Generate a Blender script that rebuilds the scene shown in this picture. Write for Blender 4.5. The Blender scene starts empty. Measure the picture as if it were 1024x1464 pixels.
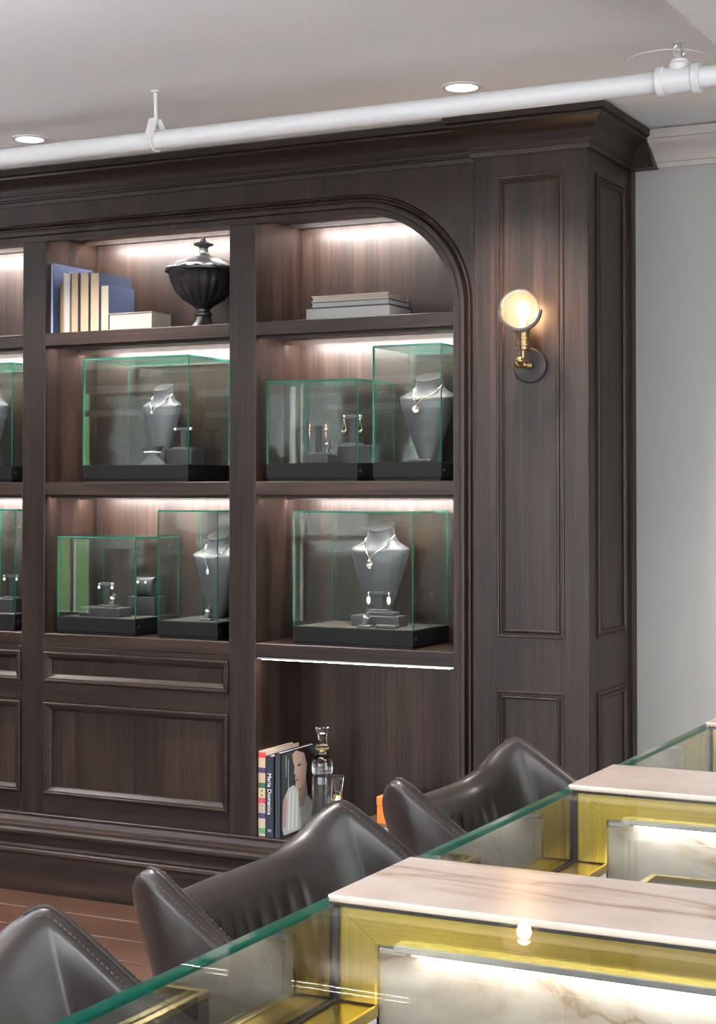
import bpy, bmesh, math, random
from mathutils import Vector, Matrix
random.seed(7)
C = bpy.context.scene.collection
S = bpy.context.scene
PI = math.pi
# ---------------------------------------------------------------- camera
F_PX, YAW, PITCH, CY, EYE = 2384.5, 0.4705, 0.020115, 658.43, 1.43
cd = bpy.data.cameras.new('camera')
cam = bpy.data.objects.new('camera', cd); C.objects.link(cam)
cd.sensor_fit = 'HORIZONTAL'; cd.sensor_width = 36.0
cd.lens = 36.0 * F_PX / 1024.0
cd.shift_y = -(732.0 - CY) / 1024.0
cd.clip_start = 0.02
cam.location = (0, 0, EYE)
cam.rotation_euler = (PI / 2 + PITCH, 0, YAW)
S.camera = cam
fw = Vector((-math.sin(YAW) * math.cos(PITCH), math.cos(YAW) * math.cos(PITCH), math.sin(PITCH)))
rt = Vector((math.cos(YAW), math.sin(YAW), 0)); up = rt.cross(fw)
def at(px, py, Y):
    """world point on the plane y = Y seen at a photo pixel"""
    d = fw + rt * ((px - 512) / F_PX) - up * ((py - CY) / F_PX)
    return Vector((0, 0, EYE)) + d * (Y / d.y)
# ---------------------------------------------------------------- world, exposure
S.view_settings.view_transform = 'Standard'; S.view_settings.look = 'None'
S.view_settings.gamma = 1.0; S.view_settings.use_curve_mapping = False
S.view_settings.exposure = 1.65
w = bpy.data.worlds.new('sky'); S.world = w; w.use_nodes = True
wn = w.node_tree; bg = wn.nodes['Background']
bg.inputs['Color'].default_value = (0.90, 0.95, 1.0, 1); bg.inputs['Strength'].default_value = 4.4
S.cycles.transparent_max_bounces = 32
S.cycles.max_bounces = 10
# ---------------------------------------------------------------- room numbers (metres)
CEIL = 2.612
WALL_Y = 5.256                       # wall behind the bookcase
YF, YP, YB = 4.874, 4.814, 5.20      # bookcase face, pilaster face, bookcase back
RX0, RX1, RY0 = -12.0, 3.0, -3.2
HC = 1.05                            # counter height
WINDOWS = [(-10.0, -9.45), (-7.36, -7.12), (-5.3, -3.1), (-2.8, -0.5), (-.1, 2.7)]
ADDED_SIDE_WINDOWS = [(-2.6, -.3), (.1, 2.4)]  # unseen openings in the right wall, added to let in more daylight
WZ0, WZ1 = 0.25, 2.45
for (a, b) in WINDOWS:               # portals only guide the sky light through the window openings
    ld = bpy.data.lights.new('window_portal', 'AREA'); ld.shape = 'RECTANGLE'
    ld.size = b - a; ld.size_y = WZ1 - WZ0; ld.cycles.is_portal = True
    lo = bpy.data.objects.new('window_portal', ld); C.objects.link(lo)
    lo.location = ((a + b) / 2, RY0 - 0.12, (WZ0 + WZ1) / 2); lo.rotation_euler = (PI / 2, 0, 0)
for (a, b) in ADDED_SIDE_WINDOWS:
    ld = bpy.data.lights.new('window_portal', 'AREA'); ld.shape = 'RECTANGLE'
    ld.size = WZ1 - WZ0; ld.size_y = b - a; ld.cycles.is_portal = True
    lo = bpy.data.objects.new('window_portal', ld); C.objects.link(lo)
    lo.location = (RX1 + .12, (a + b) / 2, (WZ0 + WZ1) / 2); lo.rotation_euler = (0, PI / 2, 0)
# ================================================================ materials
def new_mat(name):
    m = bpy.data.materials.new(name); m.use_nodes = True
    nt = m.node_tree; b = nt.nodes['Principled BSDF']
    return m, nt, b
def N(nt, t, **k):
    n = nt.nodes.new(t)
    for a, v in k.items(): setattr(n, a, v)
    return n
def noise_chain(nt, scale, nscale=5.0, detail=4, dist=0.0, coord='Object', rand=True):
    tc = N(nt, 'ShaderNodeTexCoord'); mp = N(nt, 'ShaderNodeMapping')
    mp.inputs['Scale'].default_value = scale
    nt.links.new(tc.outputs[coord], mp.inputs['Vector'])
    if rand:
        oi = N(nt, 'ShaderNodeObjectInfo'); mu = N(nt, 'ShaderNodeMath', operation='MULTIPLY'); mu.inputs[1].default_value = 37.0
        nt.links.new(oi.outputs['Random'], mu.inputs[0])
        cx = N(nt, 'ShaderNodeCombineXYZ')
        for i in range(3): nt.links.new(mu.outputs[0], cx.inputs[i])
        nt.links.new(cx.outputs[0], mp.inputs['Location'])
    nz = N(nt, 'ShaderNodeTexNoise')
    nz.inputs['Scale'].default_value = nscale; nz.inputs['Detail'].default_value = detail; nz.inputs['Distortion'].default_value = dist
    nt.links.new(mp.outputs[0], nz.inputs['Vector'])
    return nz
def ramp(nt, src, stops):
    r = N(nt, 'ShaderNodeValToRGB'); e = r.color_ramp.elements
    while len(e) < len(stops): e.new(0.5)
    for i, (p, c) in enumerate(stops): e[i].position = p; e[i].color = (*c, 1)
    nt.links.new(src, r.inputs[0]); return r
def bump(nt, b, src, strength, dist=0.002):
    bp = N(nt, 'ShaderNodeBump'); bp.inputs['Strength'].default_value = strength; bp.inputs['Distance'].default_value = dist
    nt.links.new(src, bp.inputs['Height']); nt.links.new(bp.outputs[0], b.inputs['Normal'])
def wood(name, axis, dark, mid, light, rough=0.38, spec=0.29, band=1.0):
    m, nt, b = new_mat(name)
    st = lambda s, l: tuple(l if i == axis else s for i in range(3))
    n1 = noise_chain(nt, st(9 * band, .35), 1.6, 3, .3)
    n2 = noise_chain(nt, st(60, 1.6), 1.5, 5, .6)
    n3 = noise_chain(nt, st(260, 6), 1.5, 3, 0)
    mx = N(nt, 'ShaderNodeMix', data_type='FLOAT'); mx.inputs[0].default_value = .45
    nt.links.new(n1.outputs[0], mx.inputs[2]); nt.links.new(n2.outputs[0], mx.inputs[3])
    mx2 = N(nt, 'ShaderNodeMix', data_type='FLOAT'); mx2.inputs[0].default_value = .2
    nt.links.new(mx.outputs[0], mx2.inputs[2]); nt.links.new(n3.outputs[0], mx2.inputs[3])
    r = ramp(nt, mx2.outputs[0], [(.33, dark), (.5, mid), (.68, light)])
    nt.links.new(r.outputs[0], b.inputs['Base Color'])
    b.inputs['Roughness'].default_value = rough; b.inputs['Specular IOR Level'].default_value = spec
    bump(nt, b, n3.outputs[0], .12, .001)
    return m
def plain(name, col, rough=.5, metal=0.0, spec=.5, bumpy=None, var=0.0, coat=0.0):
    m, nt, b = new_mat(name)
    b.inputs['Base Color'].default_value = (*col, 1); b.inputs['Roughness'].default_value = rough
    b.inputs['Metallic'].default_value = metal; b.inputs['Specular IOR Level'].default_value = spec
    b.inputs['Coat Weight'].default_value = coat
    n = noise_chain(nt, (1, 1, 1), (bumpy or (30, .05))[0], 4)
    if var:
        r = ramp(nt, n.outputs[0], [(.3, tuple(c * (1 - var) for c in col)), (.7, tuple(min(1, c * (1 + var)) for c in col))])
        nt.links.new(r.outputs[0], b.inputs['Base Color'])
    if bumpy: bump(nt, b, n.outputs[0], bumpy[1], .001)
    return m
def brushed(name, col, rough, axis):
    m, nt, b = new_mat(name)
    b.inputs['Metallic'].default_value = 1.0; b.inputs['Roughness'].default_value = rough
    n = noise_chain(nt, tuple(3 if i == axis else 700 for i in range(3)), 1.0, 2)
    r = ramp(nt, n.outputs[0], [(.3, tuple(c * .86 for c in col)), (.7, tuple(c * 1.1 for c in col))])
    nt.links.new(r.outputs[0], b.inputs['Base Color']); bump(nt, b, n.outputs[0], .12, .0004)
    return m
def marble(name, base, vein, axis_rot=0.6, vs=2.2):
    m, nt, b = new_mat(name)
    tc = N(nt, 'ShaderNodeTexCoord'); mp = N(nt, 'ShaderNodeMapping')
    mp.inputs['Rotation'].default_value = (0.5, 0.35, axis_rot); mp.inputs['Scale'].default_value = (1, 2.6, 2.2)
    nt.links.new(tc.outputs['Object'], mp.inputs['Vector'])
    nz = N(nt, 'ShaderNodeTexNoise'); nz.inputs['Scale'].default_value = vs; nz.inputs['Detail'].default_value = 8; nz.inputs['Distortion'].default_value = 1.4
    nt.links.new(mp.outputs[0], nz.inputs['Vector'])
    sb = N(nt, 'ShaderNodeMath', operation='SUBTRACT'); sb.inputs[1].default_value = .5
    ab = N(nt, 'ShaderNodeMath', operation='ABSOLUTE')
    nt.links.new(nz.outputs[0], sb.inputs[0]); nt.links.new(sb.outputs[0], ab.inputs[0])
    r = ramp(nt, ab.outputs[0], [(0.0, vein), (.012, tuple((a + c) / 2 for a, c in zip(vein, base))), (.05, base)])
    n2 = noise_chain(nt, (1, 1, 1), 14, 6, .4)
    r2 = ramp(nt, n2.outputs[0], [(.3, (.84, .82, .80)), (.7, (1, 1, 1))])
    mu = N(nt, 'ShaderNodeMix', data_type='RGBA', blend_type='MULTIPLY'); mu.inputs[0].default_value = 1
    nt.links.new(r.outputs[0], mu.inputs[6]); nt.links.new(r2.outputs[0], mu.inputs[7])
    nt.links.new(mu.outputs[2], b.inputs['Base Color'])
    b.inputs['Roughness'].default_value = .22
    return m
def pane_glass(name, tint, r0=.045, graze=1.0):
    """clear sheet glass: straight-through with a Schlick mirror term"""
    m, nt, b = new_mat(name); nt.nodes.remove(b)
    out = nt.nodes['Material Output']
    tr = N(nt, 'ShaderNodeBsdfTransparent'); tr.inputs[0].default_value = (*tint, 1)
    gl = N(nt, 'ShaderNodeBsdfGlossy'); gl.inputs['Roughness'].default_value = 0.0; gl.inputs['Color'].default_value = (1, 1, 1, 1)
    lw = N(nt, 'ShaderNodeLayerWeight'); lw.inputs['Blend'].default_value = .5
    pw = N(nt, 'ShaderNodeMath', operation='POWER'); pw.inputs[1].default_value = 5
    ma = N(nt, 'ShaderNodeMath', operation='MULTIPLY_ADD'); ma.inputs[1].default_value = (1 - r0) * graze; ma.inputs[2].default_value = r0
    mx = N(nt, 'ShaderNodeMixShader')
    nt.links.new(lw.outputs['Facing'], pw.inputs[0]); nt.links.new(pw.outputs[0], ma.inputs[0])
    nt.links.new(ma.outputs[0], mx.inputs[0]); nt.links.new(tr.outputs[0], mx.inputs[1]); nt.links.new(gl.outputs[0], mx.inputs[2])
    nt.links.new(mx.outputs[0], out.inputs['Surface'])
    return m
def emit(name, col, strength):
    m, nt, b = new_mat(name); nt.nodes.remove(b)
    e = N(nt, 'ShaderNodeEmission'); e.inputs[0].default_value = (*col, 1); e.inputs[1].default_value = strength
    nt.links.new(e.outputs[0], nt.nodes['Material Output'].inputs['Surface'])
    return m
def clear_glass(name, col=(1, 1, 1), rough=0.0):
    m, nt, b = new_mat(name)
    b.inputs['Base Color'].default_value = (*col, 1); b.inputs['Transmission Weight'].default_value = 1
    b.inputs['Roughness'].default_value = rough; b.inputs['IOR'].default_value = 1.5
    return m
WD = ((.0035, .0022, .0017), (.0175, .0101, .0075), (.046, .0265, .0195))
M = {}
M['wood_v'] = wood('walnut_upright_grain', 2, *WD)
M['wood_h'] = wood('walnut_level_grain', 0, *WD)
M['wood_d'] = wood('walnut_deep_grain', 1, *WD)
M['plank'] = wood('floor_oak_plank', 0, (.018, .008, .005), (.055, .025, .0145), (.10, .050, .030), .38, .5, .7)
M['sub'] = plain('floor_gap', (.02, .012, .008), .8)
M['ceiling'] = plain('ceiling_paint', (.86, .885, .91), .9, var=.01, bumpy=(60, .03))
M['wall'] = plain('wall_paint', (.30, .29, .275), .85, var=.015, bumpy=(90, .05))
M['trim'] = plain('cream_trim_paint', (.40, .36, .325), .5, var=.02)
M['white'] = plain('white_enamel', (.62, .62, .62), .4, var=.02)
M['brass'] = brushed('brushed_brass', (.60, .44, .095), .32, 2)
M['brass_h'] = brushed('brushed_brass_level', (.60, .44, .095), .32, 0)
M['brass_lip'] = plain('polished_brass_edge', (.85, .68, .25), .22, 1.0)
M['old_brass'] = plain('aged_brass', (.34, .22, .10), .36, 1.0, var=.12)
M['bronze'] = plain('dark_bronze', (.030, .027, .026), .5, .5, var=.1)
M['marble'] = marble('pink_beige_marble', (.82, .665, .565), (.50, .34, .24), 2.4, 1.3)
M['marble_p'] = marble('grey_beige_marble', (.50, .45, .39), (.27, .20, .14), .5, 2.4)
M['black'] = plain('matte_black', (.004, .004, .0045), .5, spec=.18, bumpy=(200, .1), var=.2)
M['gasket'] = plain('black_gasket', (.008, .008, .008), .5)
M['deck'] = plain('case_deck_suede', (.050, .037, .031), .85, var=.1, bumpy=(120, .1))
M['grey'] = plain('graphite_leatherette', (.052, .052, .060), .33, var=.08, bumpy=(150, .12))
M['dgrey'] = plain('charcoal_leatherette', (.018, .018, .020), .42, var=.1, bumpy=(150, .15))
M['glass'] = pane_glass('case_glass', (.95, .975, .96))
M['wglass'] = pane_glass('window_glass', (.97, .97, .97))
M['cglass'] = pane_glass('counter_top_glass', (.975, .985, .975), .012, .35)     # anti-reflective sheet
M['fglass'] = pane_glass('counter_front_glass', (.90, .93, .91), .17)
M['gedge'] = plain('green_glass_edge', (.005, .10, .068), .12, spec=.8)
M['silver'] = plain('polished_silver', (.88, .88, .88), .15, 1.0, var=.03)
M['gold'] = plain('polished_gold', (.92, .78, .52), .18, 1.0, var=.03)
M['rose'] = plain('rose_gold', (.85, .42, .34), .2, 1.0, var=.03)
M['stone_w'] = plain('white_gem', (.85, .90, .92), .08, spec=.9, coat=1.0)
M['leather'] = None
M['urn'] = plain('black_iron', (.012, .012, .014), .34, spec=.6, var=.2, bumpy=(90, .08))
M['alu'] = plain('aluminium_channel', (.72, .73, .75), .28, 1.0, var=.04)
M['led'] = emit('shelf_led', (1.0, .92, .88), 62)
M['led_low'] = emit('shelf_led_low', (1.0, .90, .82), 18)
M['led_f'] = emit('shelf_led_front', (1.0, .93, .90), 66)
M['led_c'] = emit('counter_led', (1.0, .97, .95), 9)
M['bulb'] = emit('warm_bulb', (1.0, .60, .28), 30)
M['ceil_fill'] = emit('ceiling_fill', (.95, .97, 1.0), 38)  # glow of the added uplights that lift the ceiling
M['dl'] = emit('downlight_lens', (1.0, .97, .95), 3)
M['crystal'] = clear_glass('cut_crystal')
def leather():
    m, nt, b = new_mat('dark_brown_leather')
    n = noise_chain(nt, (1, 1, 1), 7, 5, .3); n2 = noise_chain(nt, (1, 1, 1), 260, 4, .2)
    r = ramp(nt, n.outputs[0], [(.3, (.019, .0135, .0120)), (.7, (.038, .0275, .0250))])
    nt.links.new(r.outputs[0], b.inputs['Base Color'])
    r2 = ramp(nt, n.outputs[0], [(.3, (.29, .29, .29)), (.7, (.38, .38, .38))]); nt.links.new(r2.outputs[0], b.inputs['Roughness'])
    b.inputs['Specular IOR Level'].default_value = .6
    bump(nt, b, n2.outputs[0], .15, .0006)
    return m
M['leather'] = leather()
M['thread'] = plain('brown_thread', (.085, .062, .055), .6)
_pc = {}
def paint(col, rough=.55):
    k = (tuple(col), rough)
    if k not in _pc: _pc[k] = plain('tint_%d' % len(_pc), col, rough, var=.06, bumpy=(300, .05))
    return _pc[k]
# ================================================================ mesh helpers
class MB:
    def __init__(s): s.v = []; s.f = []; s.m = []
    def add(s, vs, fs, mi=0):
        o = len(s.v); s.v += [tuple(v) for v in vs]; s.f += [tuple(i + o for i in f) for f in fs]; s.m += [mi] * len(fs); return s
    def box(s, x0, x1, y0, y1, z0, z1, mi=0, ch=0.0):
        c = min(ch, (x1 - x0) / 2.1, (y1 - y0) / 2.1, (z1 - z0) / 2.1)
        if c <= 0:
            v = [(x, y, z) for z in (z0, z1) for y in (y0, y1) for x in (x0, x1)]
            return s.add(v, [(0, 2, 3, 1), (4, 5, 7, 6), (0, 1, 5, 4), (2, 6, 7, 3), (0, 4, 6, 2), (1, 3, 7, 5)], mi)
        bm = bmesh.new(); bmesh.ops.create_cube(bm, size=1)
        for q in bm.verts: q.co = Vector(((x0 + x1) / 2 + q.co.x * (x1 - x0), (y0 + y1) / 2 + q.co.y * (y1 - y0), (z0 + z1) / 2 + q.co.z * (z1 - z0)))
        bmesh.ops.bevel(bm, geom=bm.edges[:], offset=c, segments=1, affect='EDGES', profile=.5)
        bm.verts.index_update()
        s.add([q.co[:] for q in bm.verts], [[q.index for q in f.verts] for f in bm.faces], mi); bm.free(); return s
    def lathe(s, prof, c, seg=24, axis='Z', flute=None, mi=0):
        rings = []
        for (r, h) in prof:
            ring = []
            for k in range(seg):
                a = 2 * PI * k / seg; rr = r if not flute else r * (1 - flute[1] * (.5 - .5 * math.cos(flute[0] * a)) * (1 if flute[2] < h < flute[3] else 0))
                p = (rr * math.cos(a), rr * math.sin(a), h)
                if axis == 'Y': p = (p[0], -p[2], p[1])
                if axis == 'X': p = (p[2], p[0], p[1])
                ring.append((c[0] + p[0], c[1] + p[1], c[2] + p[2]))
            rings.append(ring)
        return s.loft(rings, True, True, True, mi)
    def loft(s, rings, closed=True, cap0=False, cap1=False, mi=0):
        n = len(rings[0]); vs = [p for r in rings for p in r]; fs = []
        for i in range(len(rings) - 1):
            for k in range(n if closed else n - 1):
                k2 = (k + 1) % n; fs.append((i * n + k, i * n + k2, (i + 1) * n + k2, (i + 1) * n + k))
        if cap0: fs.append(tuple(reversed(range(n))))
        if cap1: fs.append(tuple(range((len(rings) - 1) * n, len(rings) * n)))
        return s.add(vs, fs, mi)
    def tube(s, pts, r, seg=8, mi=0, closed=False):
        pts = [Vector(p) for p in pts]; rings = []; n = len(pts); prev = None
        for i, p in enumerate(pts):
            if closed: t = pts[(i + 1) % n] - pts[i - 1]
            else: t = pts[min(i + 1, n - 1)] - pts[max(i - 1, 0)]
            t.normalize()
            if prev is None:
                a = Vector((0, 0, 1)) if abs(t.z) < .9 else Vector((1, 0, 0)); u = t.cross(a).normalized()
            else: u = (prev - t * prev.dot(t)).normalized()
            prev = u; v = t.cross(u); rr = r[i] if isinstance(r, (list, tuple)) else r
            rings.append([tuple(p + (u * math.cos(2 * PI * k / seg) + v * math.sin(2 * PI * k / seg)) * rr) for k in range(seg)])
        if closed: rings.append(rings[0])
        return s.loft(rings, True, not closed, not closed, mi)
    def ball(s, c, r, sc=(1, 1, 1), seg=14, mi=0):
        prof = [(max(1e-5, math.sin(PI * i / 8)), -math.cos(PI * i / 8)) for i in range(9)]
        rings = [[(c[0] + r * sc[0] * q * math.cos(2 * PI * k / seg), c[1] + r * sc[1] * q * math.sin(2 * PI * k / seg), c[2] + r * sc[2] * h) for k in range(seg)] for q, h in prof]
        return s.loft(rings, True, True, True, mi)
    def build(s, name, mats, parent=None, smooth=False, ang=35):
        me = bpy.data.meshes.new(name); me.from_pydata(s.v, [], s.f)
        if not isinstance(mats, (list, tuple)): mats = [mats]
        for m in mats: me.materials.append(M[m] if isinstance(m, str) else m)
        for p, mi in zip(me.polygons, s.m): p.material_index = mi
        bm = bmesh.new(); bm.from_mesh(me); bmesh.ops.recalc_face_normals(bm, faces=bm.faces); bm.to_mesh(me); bm.free()
        if smooth:
            me.shade_smooth(); me.set_sharp_from_angle(angle=math.radians(ang))
        o = bpy.data.objects.new(name, me); C.objects.link(o)
        if parent: adopt(o, parent)
        return o
def adopt(o, parent):
    """meshes are written in world coordinates; only a root Empty carries a transform"""
    o.parent = parent
    if parent.type == 'EMPTY': o.matrix_parent_inverse = Matrix.Translation(parent.location).inverted()
def tag(o, label, cat, group=None):
    o['label'] = label; o['category'] = cat
    if group: o['group'] = group
    return o
def thing(name, loc, label, cat, group=None):
    o = bpy.data.objects.new(name, None); C.objects.link(o); o.location = loc; o.empty_display_size = .05
    return tag(o, label, cat, group)
def struct(o): o['kind'] = 'structure'; return o
def copy_thing(src, loc, label=None):
    r = src.copy(); C.objects.link(r); r.location = loc
    if label: r['label'] = label
    for ch in list(src.children):
        c = ch.copy(); C.objects.link(c); c.parent = r; c.matrix_parent_inverse = ch.matrix_parent_inverse
        for g in list(ch.children):
            d = g.copy(); C.objects.link(d); d.parent = c
    return r
def rect_frame(mb, x0, x1, z0, z1, prof, y, mi=0, plane='XZ', sgn=1):
    """mitred frame: prof = [(inset, towards viewer)], in the plane y (or the plane x = y when plane is 'YZ')"""
    rings = []
    for d, h in prof:
        q = [(x0 + d, z0 + d), (x1 - d, z0 + d), (x1 - d, z1 - d), (x0 + d, z1 - d)]
        rings.append([(a, y - h * sgn, b) if plane == 'XZ' else (y + h * sgn, a, b) for a, b in q])
    return mb.loft(rings, True, False, False, mi)
def sweep_plan(mb, path, prof):
    """sweep a (projection, z) profile along plan corners given as functions of the projection"""
    cols = [[(*pt(p), z) for (p, z) in prof] for pt in path]
    return mb.loft(cols, False)
# ================================================================ room shell
floor = struct(MB().box(RX0, RX1, RY0, WALL_Y, -.10, -.012).build('floor', 'sub'))
pk = MB().box(0, 2.4, 0, .2, -.012, 0, 0, .0025)
pm = None
rows = int((WALL_Y - RY0) / .2) + 1
for r in range(rows):
    off = (r * .83) % 2.4
    x = RX0 - off
    while x < RX1:
        a, b = max(x, RX0), min(x + 2.4, RX1)
        if b - a > .05:
            full = abs(b - a - 2.4) < 1e-6
            if full and pm:
                o = bpy.data.objects.new('plank', pm); C.objects.link(o); o.parent = floor
            else:
                o = MB().box(0, b - a, 0, .2, -.012, 0, 0, .0025).build('plank', 'plank', floor)
                if full: pm = o.data
            o.location = (a, WALL_Y - (r + 1) * .2 if r < rows - 1 else RY0, 0)
        x += 2.4
struct(MB().box(RX0 - .2, RX1 + .2, RY0 - .2, WALL_Y + .2, CEIL, CEIL + .15).build('ceiling', 'ceiling'))
struct(MB().box(RX0, RX1, WALL_Y, WALL_Y + .15, -.1, CEIL).build('wall_back', 'wall'))
struct(MB().box(RX0 - .15, RX0, RY0, WALL_Y, -.1, CEIL).build('wall_left', 'wall'))
swl = MB(); ys = [RY0] + [v for ab in ADDED_SIDE_WINDOWS for v in ab] + [WALL_Y]
for i in range(0, len(ys), 2): swl.box(RX1, RX1 + .15, ys[i], ys[i + 1], -.1, CEIL)
for a, b in ADDED_SIDE_WINDOWS: swl.box(RX1, RX1 + .15, a, b, -.1, WZ0); swl.box(RX1, RX1 + .15, a, b, WZ1, CEIL)
struct(swl.build('wall_right', 'wall'))
for i, (a, b) in enumerate(ADDED_SIDE_WINDOWS):
    wf = MB(); rect_frame(wf, a, b, WZ0, WZ1, [(0, -.05), (0, .05), (.05, .05), (.05, -.05)], RX1 + .075, 0, 'YZ')
    o = struct(wf.build('window_%d' % (len(WINDOWS) + i + 1), 'white'))
    MB().box(RX1 + .072, RX1 + .078, a + .05, b - .05, WZ0 + .05, WZ1 - .05).build('pane', 'wglass', o)
fwl = MB(); xs = [RX0] + [v for ab in WINDOWS for v in ab] + [RX1]
for i in range(0, len(xs), 2): fwl.box(xs[i], xs[i + 1], RY0 - .15, RY0, -.1, CEIL)
for a, b in WINDOWS: fwl.box(a, b, RY0 - .15, RY0, -.1, WZ0); fwl.box(a, b, RY0 - .15, RY0, WZ1, CEIL)
struct(fwl.build('wall_front', 'wall'))
for i, (a, b) in enumerate(WINDOWS):
    wf = MB()
    rect_frame(wf, a, b, WZ0, WZ1, [(0, -.05), (0, .05), (.05, .05), (.05, -.05)], RY0 - .075)
    m_ = (a + b) / 2
    wf.box(m_ - .02, m_ + .02, RY0 - .09, RY0 - .06, WZ0 + .05, WZ1 - .05); wf.box(a + .05, b - .05, RY0 - .09, RY0 - .06, 1.0, 1.05)
    o = struct(wf.build('window_%d' % (i + 1), 'white'))
    MB().box(a + .05, b - .05, RY0 - .078, RY0 - .072, WZ0 + .05, WZ1 - .05).build('pane', 'wglass', o)
# dropped ceiling panel over the staff side, with its edge moulding
struct(MB().box(-1.04, RX1, RY0, 3.93, 2.50, CEIL, 0, .006).build('trim_1', 'ceiling'))
# cream cornice on the back wall to the right of the bookcase
cp = [(0, 2.488), (.008, 2.488), (.010, 2.503), (.014, 2.506), (.018, 2.53), (.03, 2.55), (.045, 2.562), (.048, 2.575), (.053, 2.578), (.055, 2.606), (0, 2.606)]
cr = MB(); sweep_plan(cr, [lambda p: (-1.625, WALL_Y - p), lambda p: (RX1, WALL_Y - p)], cp)
struct(cr.build('trim_2', 'trim', None, True, 40))
# outside: pale ground added to bounce daylight up to the ceiling; clipped hedge seen through the windows (and mirrored in the display glass)
struct(MB().box(-40, 30, -30, 12, -.5, -.3).build('bounce_ground', paint((.72, .71, .70), .9)))
hb = MB(); nx, nz_ = 30, 10
rings = []
for i in range(nx + 1):
    x = -24 + i * .5; ring = []
    for k in range(nz_ + 1):
        t = k / nz_; z = -.3 + 3.6 * math.sin(t * PI); y = -9.0 - .6 * math.cos(t * PI)
        ring.append((x + random.uniform(-.1, .1), y + random.uniform(-.15, .15), z + random.uniform(-.12, .12)))
    rings.append(ring)
hb.loft(rings, False)
tag(hb.build('garden_hedge', paint((.10, .20, .07), .8), None, True, 60), 'long clipped green hedge outside beyond the windows', 'hedge')
# ================================================================ built-in bookcase
X_PL, X_PR = -2.041, -1.664          # pilaster
X_OR = -2.137                        # right edge of the arched opening
STILES = [(-4.743, -4.641), (-3.859, -3.757), (-2.975, -2.871)]
X_END = -4.743
BAYS = [(-4.641, -3.859), (-3.757, -2.975), (-2.871, X_OR)]
Z_ARCH, Z_SPR, X_AS = 2.349, 2.03, -2.49
LEDGE = .274
bc = thing('built_in_bookcase', (-3.3, 4.9, 0), 'dark walnut built-in bookcase with arched opening, lit shelves and crown moulding', 'bookcase')
# carcass
MB().box(X_END, X_PL, YB, YB + .02, LEDGE, 2.49).build('back_panel', 'wood_v', bc)
MB().box(X_END, X_PL, YF + .03, YB, 2.372, 2.40).build('top_board', 'wood_h', bc)
MB().box(X_END, X_PL, YF, YB, .255, LEDGE, 0, .003).build('bottom_board', 'wood_h', bc)
for a, b in STILES: MB().box(a, b, YF + .004, YB, LEDGE, 2.372, 0, .002).build('stile', 'wood_v', bc)
MB().box(X_OR + .0, X_PL, YF + .03, YB, LEDGE, 2.372, 0, .002).build('jamb', 'wood_v', bc)
SHELF_T = .048
def wall_washer(x0, x1, y, z, parent, led='led', k=1.0):
    """wedge-shaped channel under a board; its strip faces the back panel and down"""
    pr = [(y, z), (y + .018 * k, z), (y, z - .016 * k)]
    MB().loft([[(x, a, b) for a, b in pr] for x in (x0, x1)], True, True, True).build('light_channel', 'wood_h', parent)
    pr = [(y + a * k, z - b * k) for a, b in ((.0035, .0141), (.0165, .0021), (.0175, .0028), (.0045, .0148))]
    MB().loft([[(x, a, b) for a, b in pr] for x in (x0 + .005, x1 - .005)], True, True, True).build('light_strip', led, parent)
for bi, (a, b) in enumerate(BAYS):
    for z in (2.014, 1.473, .927):
        sh = MB().box(a, b, YF + .004, YB, z - SHELF_T, z, 0, .003).build('shelf', 'wood_h', bc)
        if not (bi < 2 and z < 1):
            low = z < 1
            y0 = YF + .03 if low else YB - .075
            if low:
                MB().box(a + .005, b - .005, y0 - .022, y0 + .012, z - SHELF_T - .006, z - SHELF_T).build('light_channel', 'alu', sh)
                MB().box(a + .02, b - .02, y0 - .016, y0 + .008, z - SHELF_T - .0075, z - SHELF_T - .006).build('light_strip', 'led_low', sh)
            else:
                wall_washer(a + .006, b - .006, YB - .12, z - SHELF_T, sh)
                wall_washer(a + .006, b - .006, YF + .03, z - SHELF_T, sh, 'led_f', .55)
    xe = b - .02 if bi < 2 else X_AS + .10
    wall_washer(a + .02, xe, YB - .12, 2.372, bc)
    wall_washer(a + .02, xe, YF + .05, 2.372, bc, 'led_f', .55)
# arched casing and fascia
path = []                             # (point, outward normal)
for i in range(13): path.append(((X_OR, LEDGE + (Z_SPR - LEDGE) * i / 12), (1, 0)))
rx, rz = X_OR - X_AS, Z_ARCH - Z_SPR
for i in range(1, 33):
    t = PI / 2 * i / 32; n = Vector((math.cos(t) / rx, math.sin(t) / rz)).normalized()
    path.append(((X_AS + rx * math.cos(t), Z_SPR + rz * math.sin(t)), (n.x, n.y)))
for i in range(1, 9): path.append(((X_AS + (X_END - X_AS) * i / 8, Z_ARCH), (0, 1)))
prof = [(0, -.03), (0, .002), (.020, .002), (.0215, .008), (.024, .011), (.033, .013), (.041, .011), (.044, .005), (.047, -.006), (.052, -.006), (.053, .006), (.057, .011), (.062, .010), (.065, .004), (.068, -.002)]
am = MB(); am.loft([[(p[0] + n[0] * d, YF - h, p[1] + n[1] * d) for d, h in prof] for p, n in path], False)
am.build('arch_molding', 'wood_v', bc, True, 30)
fa = MB(); inner, outer = [], []
ZT = 2.50
for k, (p, n) in enumerate(path):
    d = .064; q = (p[0] + n[0] * d, p[1] + n[1] * d); inner.append(q)
    if k < 13: outer.append((X_PL + .0, q[1]))
    elif k < 13 + 32:
        j = (k - 12) / 32
        if j <= .5: outer.append((X_PL, Z_SPR + (ZT - Z_SPR) * j * 2))
        else: outer.append((X_PL + (X_AS - X_PL) * (j - .5) * 2, ZT))
    else: outer.append((q[0], ZT))
rs = []
for q, o_ in zip(inner, outer):
    rs.append([(q[0], YF + .02, q[1]), (q[0], YF, q[1]), (o_[0], YF, o_[1]), (o_[0], YF + .02, o_[1])])
fa.loft(rs, True, True, True)
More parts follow.
